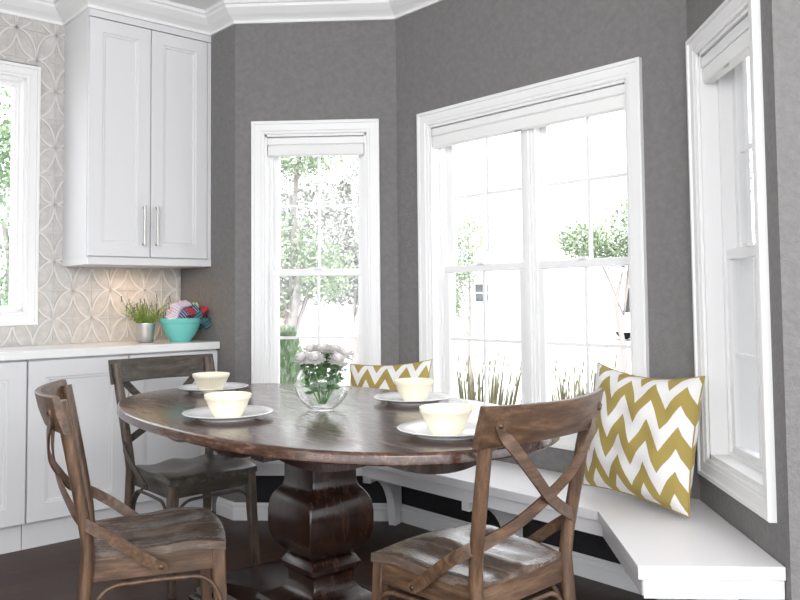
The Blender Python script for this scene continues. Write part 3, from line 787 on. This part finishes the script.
# ------------------------------------------------------------------ outside
GZ = -.35
M['ground'] = mat('pale_concrete', (.55, .54, .53), .9)
M['road'] = mat('kerb_stone', (.28, .28, .28), .9)
M['bark'] = mat('tree_bark', (.27, .25, .24), .9); bump(M['bark'], noise(M['bark'], 30, 4), .6, .01)
def leafmat(name, c1, c2):
    m = mat(name, c1, .6); g = nd(m, 'ShaderNodeNewGeometry'); setcol(m, ramp(m, g.outputs['Random Per Island'], [(0, c1), (1, c2)])); return m
M['leaf1'] = leafmat('tree_leaves', (.13, .18, .11), (.34, .42, .28)); M['leaf2'] = leafmat('grey_tree_leaves', (.16, .17, .15), (.36, .37, .34)); M['leaf3'] = leafmat('conifer_leaves', (.12, .2, .1), (.26, .38, .22))
M['straw'] = leafmat('grass_blades', (.12, .15, .07), (.34, .30, .18))
b = MB(); b.prism([(-30, -6), (30, -6), (30, 45), (-30, 45)], GZ - .2, GZ)
tag(b.build('ground', M['ground']), kind='structure')
def leaves(b, c, rad, n, size, rd, shell=.55):
    for _ in range(n):
        d = V(rd.gauss(0, 1), rd.gauss(0, 1), rd.gauss(0, 1)).normalized(); q = rd.uniform(shell, 1) ** .7
        p = V(c[0] + d.x * rad[0] * q, c[1] + d.y * rad[1] * q, c[2] + d.z * rad[2] * q)
        a = V(rd.gauss(0, 1), rd.gauss(0, 1), rd.gauss(0, 1)).normalized(); s_ = a.orthogonal().normalized() * size * .3; a = a * size
        b.add([p, p + a * .5 + s_, p + a, p + a * .5 - s_], [(0, 1, 2, 3)])
def tree(x, y, h, tr_, blobs, mt, label, seed, n=500, size=.13, name='broadleaf_tree'):
    r = thing(name, label, 'tree', (x, y, GZ)); rd = random.Random(seed)
    b = MB(); pts = smooth_pts([(0, 0, 0), (rd.uniform(-.05, .05), 0, h * .35), (rd.uniform(-.15, .15), 0, h * .7), (0, 0, h)], 4); b.sweep(pts, tr_, n=10, scale=[1.25 - .9 * i / len(pts) for i in range(len(pts))])
    for c, rad in blobs:
        b.sweep(smooth_pts([(0, 0, min(h * .6, c[2] * .55)), (c[0] * .5, c[1] * .5, c[2] * .8), c], 4), tr_ * .38, n=6)
    b.build('trunk', M['bark'], r, smooth=180)
    b = MB()
    for c, rad in blobs: leaves(b, c, rad, int(n * 3.2), size * .55, rd, .25)
    b.build('foliage', mt, r)
tree(-1.66, 8.6, 2.6, .065, [((-.25, 0, 2.1), (.6, .5, .4)), ((.30, .1, 1.8), (.4, .4, .38)), ((-.3, .1, 1.45), (.35, .4, .25)), ((.1, -.1, 3.0), (.5, .5, .2))], M['leaf1'], 'leafy tree with a pale trunk seen in the left half of the narrow window', 1, 420, .10)
tree(-1.35, 12, 2.6, .07, [((.1, 0, 2.3), (.6, .5, .5)), ((.25, .1, 3.15), (.65, .5, .5)), ((.0, .2, 1.75), (.6, .5, .4))], M['leaf2'], 'grey-green tree seen in the right half of the narrow window', 2, 620, .13)
tree(-3.1, 15.5, 2.0, .09, [((-.3, 0, 2.1), (1.2, .6, .75)), ((1.1, .1, 2.0), (1.0, .5, .65)), ((.4, .1, 3.2), (1.3, .5, .7))], M['leaf2'], 'broad pale grey tree furthest back in the narrow window', 12, 520, .2)
tree(.42, 13, 1.7, .035, [((.0, 0, 2.45), (.55, .5, .4)), ((-.2, 0, 1.9), (.35, .4, .3)), ((-.32, .1, 1.45), (.2, .3, .3))], M['leaf1'], 'green tree seen through the left pair of the double window', 3, 260, .12)
tree(3.1, 14, 1.9, .05, [((-.65, 0, 2.45), (.5, .6, .35)), ((.35, 0, 2.75), (.8, .6, .55)), ((.2, .2, 2.25), (.8, .6, .3))], M['leaf1'], 'large green tree behind the white garage, seen in the right pair of the double window', 4, 420, .15)
tree(4.0, 8.6, 2.0, .05, [((0, 0, 1.9), (.8, .7, .7)), ((-.5, -.2, .9), (.5, .5, .6)), ((.3, 0, .7), (.7, .6, .5)), ((-.2, 0, 2.9), (.7, .5, .5))], M['leaf1'], 'leafy green tree outside the right-hand window', 5, 520, .10)
tree(-3.75, 6.6, 2.2, .05, [((.1, 0, 2.2), (.7, .6, .5)), ((-.3, 0, 2.9), (.7, .6, .5)), ((.3, .1, 1.6), (.4, .4, .35)), ((.3, .1, 2.7), (.5, .4, .4))], M['leaf3'], 'bright green tree outside the kitchen window', 6, 520, .09)
# conifer shrub
r = thing('conifer_shrub', 'upright green conifer shrub low in the narrow window', 'shrub', (-1.24, 6.3, GZ)); rd = random.Random(4)
b = MB(); b.sweep([(0, 0, 0), (0, 0, 1.1)], .02, n=6); b.build('stem', M['bark'], r)
b = MB()
for k in range(2600):
    z = rd.uniform(.1, 1.22); rr = .2 * (1 - (z / 1.3) ** 3) * rd.random() ** .4; a = rd.uniform(0, 6.28); p = V(rr * math.cos(a), rr * math.sin(a), z)
    d = V(math.cos(a) * .4, math.sin(a) * .4, 1).normalized() * .07; s_ = d.orthogonal().normalized() * .008
    b.add([p, p + d * .5 + s_, p + d, p + d * .5 - s_], [(0, 1, 2, 3)])
b.build('foliage', M['leaf3'], r)
def grass(x, y, n, sp, h, label, seed):
    r = thing('ornamental_grass', label, 'plant', (x, y, GZ), group='ornamental grasses outside'); rd = random.Random(seed); b = MB(); g = MB()
    for k in range(n):
        a = rd.uniform(0, 6.28); q = rd.random() ** .5 * sp; hh = h * rd.uniform(.6, 1.05); p0 = V(q * math.cos(a) * .6, q * math.sin(a) * .6, 0); p2 = V(q * math.cos(a) * 1.5, q * math.sin(a) * 1.5, hh); p1 = p0.lerp(p2, .55) + V(0, 0, hh * .12)
        s_ = V(-math.sin(a + k), math.cos(a + k), 0) * .007
        b.add([p0 - s_, p0 + s_, p1 + s_, p1 - s_, p2], [(0, 1, 2, 3), (3, 2, 4)])
        if k % 5 == 0: g.sweep([p2 - V(0, 0, .03), p2 + V(.01, 0, .04)], .004, n=5)
    b.build('blade', M['straw'], r); g.build('seed_head', M['straw'], r)
grass(.22, 5.25, 420, .22, 1.08, 'pale ornamental grass clump outside the left pair of the double window', 1)
grass(.83, 5.0, 460, .22, 1.05, 'pale ornamental grass clump outside the right pair of the double window, behind the chair rail', 2)
# garden rail fence, white house, garage and car
M['redwood'] = mat('red_stained_wood', (.22, .09, .075), .8)
r = thing('rail_fence', 'short red-brown rail fence seen low in the narrow window', 'fence', (-2.7, 12, GZ))
for k in range(3):
    b = MB(); b.box(-.5, -.02, .75 + .22 * k, .42, .02, .87 + .22 * k); b.build('rail', M['redwood'], r)
for x in (-.45, .36):
    b = MB(); b.box(x - .05, -.06, 0, x + .05, -.02, 1.4); b.build('post', M['redwood'], r)
M['siding'] = mat('white_siding', (.72, .72, .71), .8); M['roof'] = mat('light_roof', (.55, .54, .53), .9); M['darkglass'] = mat('dark_glass', (.05, .055, .06), .2)
r = thing('white_house', 'small white house with one dark window beyond the road', 'house', (2.1, 24, GZ))
b = MB(); b.box(-1.3, 0, 0, 1.2, 3, 2.0); b.build('wall', M['siding'], r)
b = MB(); b.add([(-1.5, -.2, 1.95), (1.4, -.2, 1.95), (1.4, 1.5, 2.7), (-1.5, 1.5, 2.7), (1.4, 3.2, 1.95), (-1.5, 3.2, 1.95)], [(0, 1, 2, 3), (3, 2, 4, 5), (0, 3, 5), (1, 4, 2), (0, 5, 4, 1)]); b.build('roof', M['roof'], r)
w = MB(); w.box(-1.15, -.05, 1.35, -.78, .02, 1.85); o = w.build('window', M['darkglass'], r)
w = MB(); w.box(-1.19, -.07, 1.58, -.74, -.05, 1.62); w.build('window_bar', M['white'], o)
r = thing('garage', 'white garage with an open dark doorway beyond the wide window', 'building', (8.9, 34, GZ))
b = MB(); b.box(-3.6, 0, 0, -1.3, 6, 2.05); b.box(1.6, 0, 0, 3, 6, 2.05); b.box(-1.3, 0, 1.8, 1.6, 6, 2.05); b.box(-1.3, 5.8, 0, 1.6, 6, 1.8); b.build('wall', M['siding'], r)
b = MB(); b.add([(-3.9, -.3, 2.0), (3.3, -.3, 2.0), (3.3, 3, 2.6), (-3.9, 3, 2.6), (3.3, 6.3, 2.0), (-3.9, 6.3, 2.0)], [(0, 1, 2, 3), (3, 2, 4, 5), (0, 3, 5), (1, 4, 2), (0, 5, 4, 1)]); b.build('roof', M['roof'], r)
# parked car
M['carpaint'] = mat('white_car_paint', (.75, .75, .76), .25)
r = thing('car', 'white car parked outside, at the right edge of the double window', 'car', (7.5, 27, GZ), .1)
b = MB(); prof = [(-1.9, .3), (-1.95, .6), (-1.85, .82), (-1.1, .92), (-.55, 1.3), (.7, 1.34), (1.5, .95), (1.95, .85), (2.0, .5), (1.95, .3)]
rg = [[(x, y, z * (1 if abs(y) < .8 else .985)) for x, z in prof] for y in (-.85, -.8, .8, .85)]
b.loft(rg); b.build('body', M['carpaint'], r, bevel=.03)
b = MB(); b.prism([(-.95, .93), (-.5, 1.24), (.62, 1.27), (1.25, .96)], -.857, .857, lambda x, y, z: (x, z, y)); b.build('side_window', M['darkglass'], r)
for x in (-1.25, 1.25):
    for y in (-.87, .87):
        b = MB(); b.prism([(x + .31 * math.cos(2 * PI * k / 24), .31 + .31 * math.sin(2 * PI * k / 24)) for k in range(24)], y - .1, y + .1, lambda a, c, d: (a, d, c)); b.build('wheel', M['gap'], r)
b = MB(); b.prism([(-9, 9.6), (9, 9.6), (9, 9.75), (-9, 9.75)], GZ, GZ + .13); tag(b.build('kerb', M['road']), 'long grey kerb crossing the pale yard outside the windows', 'kerb')

# ------------------------------------------------------------------ light
w = bpy.data.worlds.new('World'); sc.world = w; w.use_nodes = True
bg = w.node_tree.nodes['Background']; bg.inputs[0].default_value = (.93, .96, 1, 1); bg.inputs[1].default_value = 2.0
def light(name, typ, loc, rot, energy, size=None, sizey=None, col=(1, 1, 1), **k):
    l = bpy.data.lights.new(name, typ); l.energy = energy; l.color = col
    if typ == 'AREA':
        l.size = size
        if sizey: l.shape = 'RECTANGLE'; l.size_y = sizey
    for a, v in k.items(): setattr(l, a, v)
    o = bpy.data.objects.new(name, l); C.objects.link(o); o.location = loc; o.rotation_euler = rot; return o
def aim(o, target): o.rotation_euler = (Vector(target) - o.location).to_track_quat('-Z', 'Y').to_euler()
s_ = light('sun', 'SUN', (0, 0, 6), (0, 0, 0), 3.0, col=(1, .97, .92), angle=.02); aim(s_, s_.location + V(.25, .62, -1))
l = light('fill_light_behind', 'AREA', (.4, -1.6, 2.45), (0, 0, 0), 78, 3.2, 1.2); aim(l, (-.2, 3.2, .9))  # added fill, hung high; stands in for daylight from windows behind the viewer
l = light('fill_light_left', 'AREA', (-2.9, 1.3, 1.9), (0, 0, 0), 55, 1.4, 1.2); aim(l, (-1.2, 3.6, 1.9))  # added lamp inside the room, brightens the cabinet side like the kitchen window
q = FK(.34, .22, 1.315); l = light('under_cabinet_light', 'AREA', q, (0, 0, 0), .5, .05, col=(1, .62, .33))
# ------------------------------------------------------------------ camera
f, cy_px, yaw, pitch, roll, hc = 797.99, 258.05, .0541, .0492, -.0100, 1.1432
cam = bpy.data.cameras.new('camera'); cam.lens = f / 800 * 36; cam.sensor_width = 36; cam.shift_y = (cy_px - 300) / 800; cam.clip_start = .02; cam.clip_end = 200
co = bpy.data.objects.new('camera', cam); C.objects.link(co)
Xp = V(math.cos(yaw), math.sin(yaw), 0); Yp = V(-math.sin(yaw), math.cos(yaw), 0); Z = V(0, 0, 1)
c_, s2 = math.cos(pitch), math.sin(pitch); Fw = Yp * c_ + Z * s2; U = Yp * -s2 + Z * c_
cr, sr = math.cos(roll), math.sin(roll); Rr = Xp * cr + U * sr; Up = Xp * -sr + U * cr
mt = Matrix((Rr, Up, -Fw)).transposed().to_4x4(); mt.translation = (0, 0, hc); co.matrix_world = mt
sc.camera = co
sc.view_settings.view_transform = 'Standard'; sc.view_settings.look = 'None'; sc.view_settings.gamma = 1; sc.view_settings.exposure = 1.0
sc.cycles.use_denoising = True; sc.cycles.max_bounces = 8; sc.cycles.diffuse_bounces = 5; sc.cycles.transmission_bounces = 10; sc.cycles.transparent_max_bounces = 16
sc.cycles.sample_clamp_indirect = 6; sc.cycles.caustics_refractive = False; sc.cycles.caustics_reflective = False
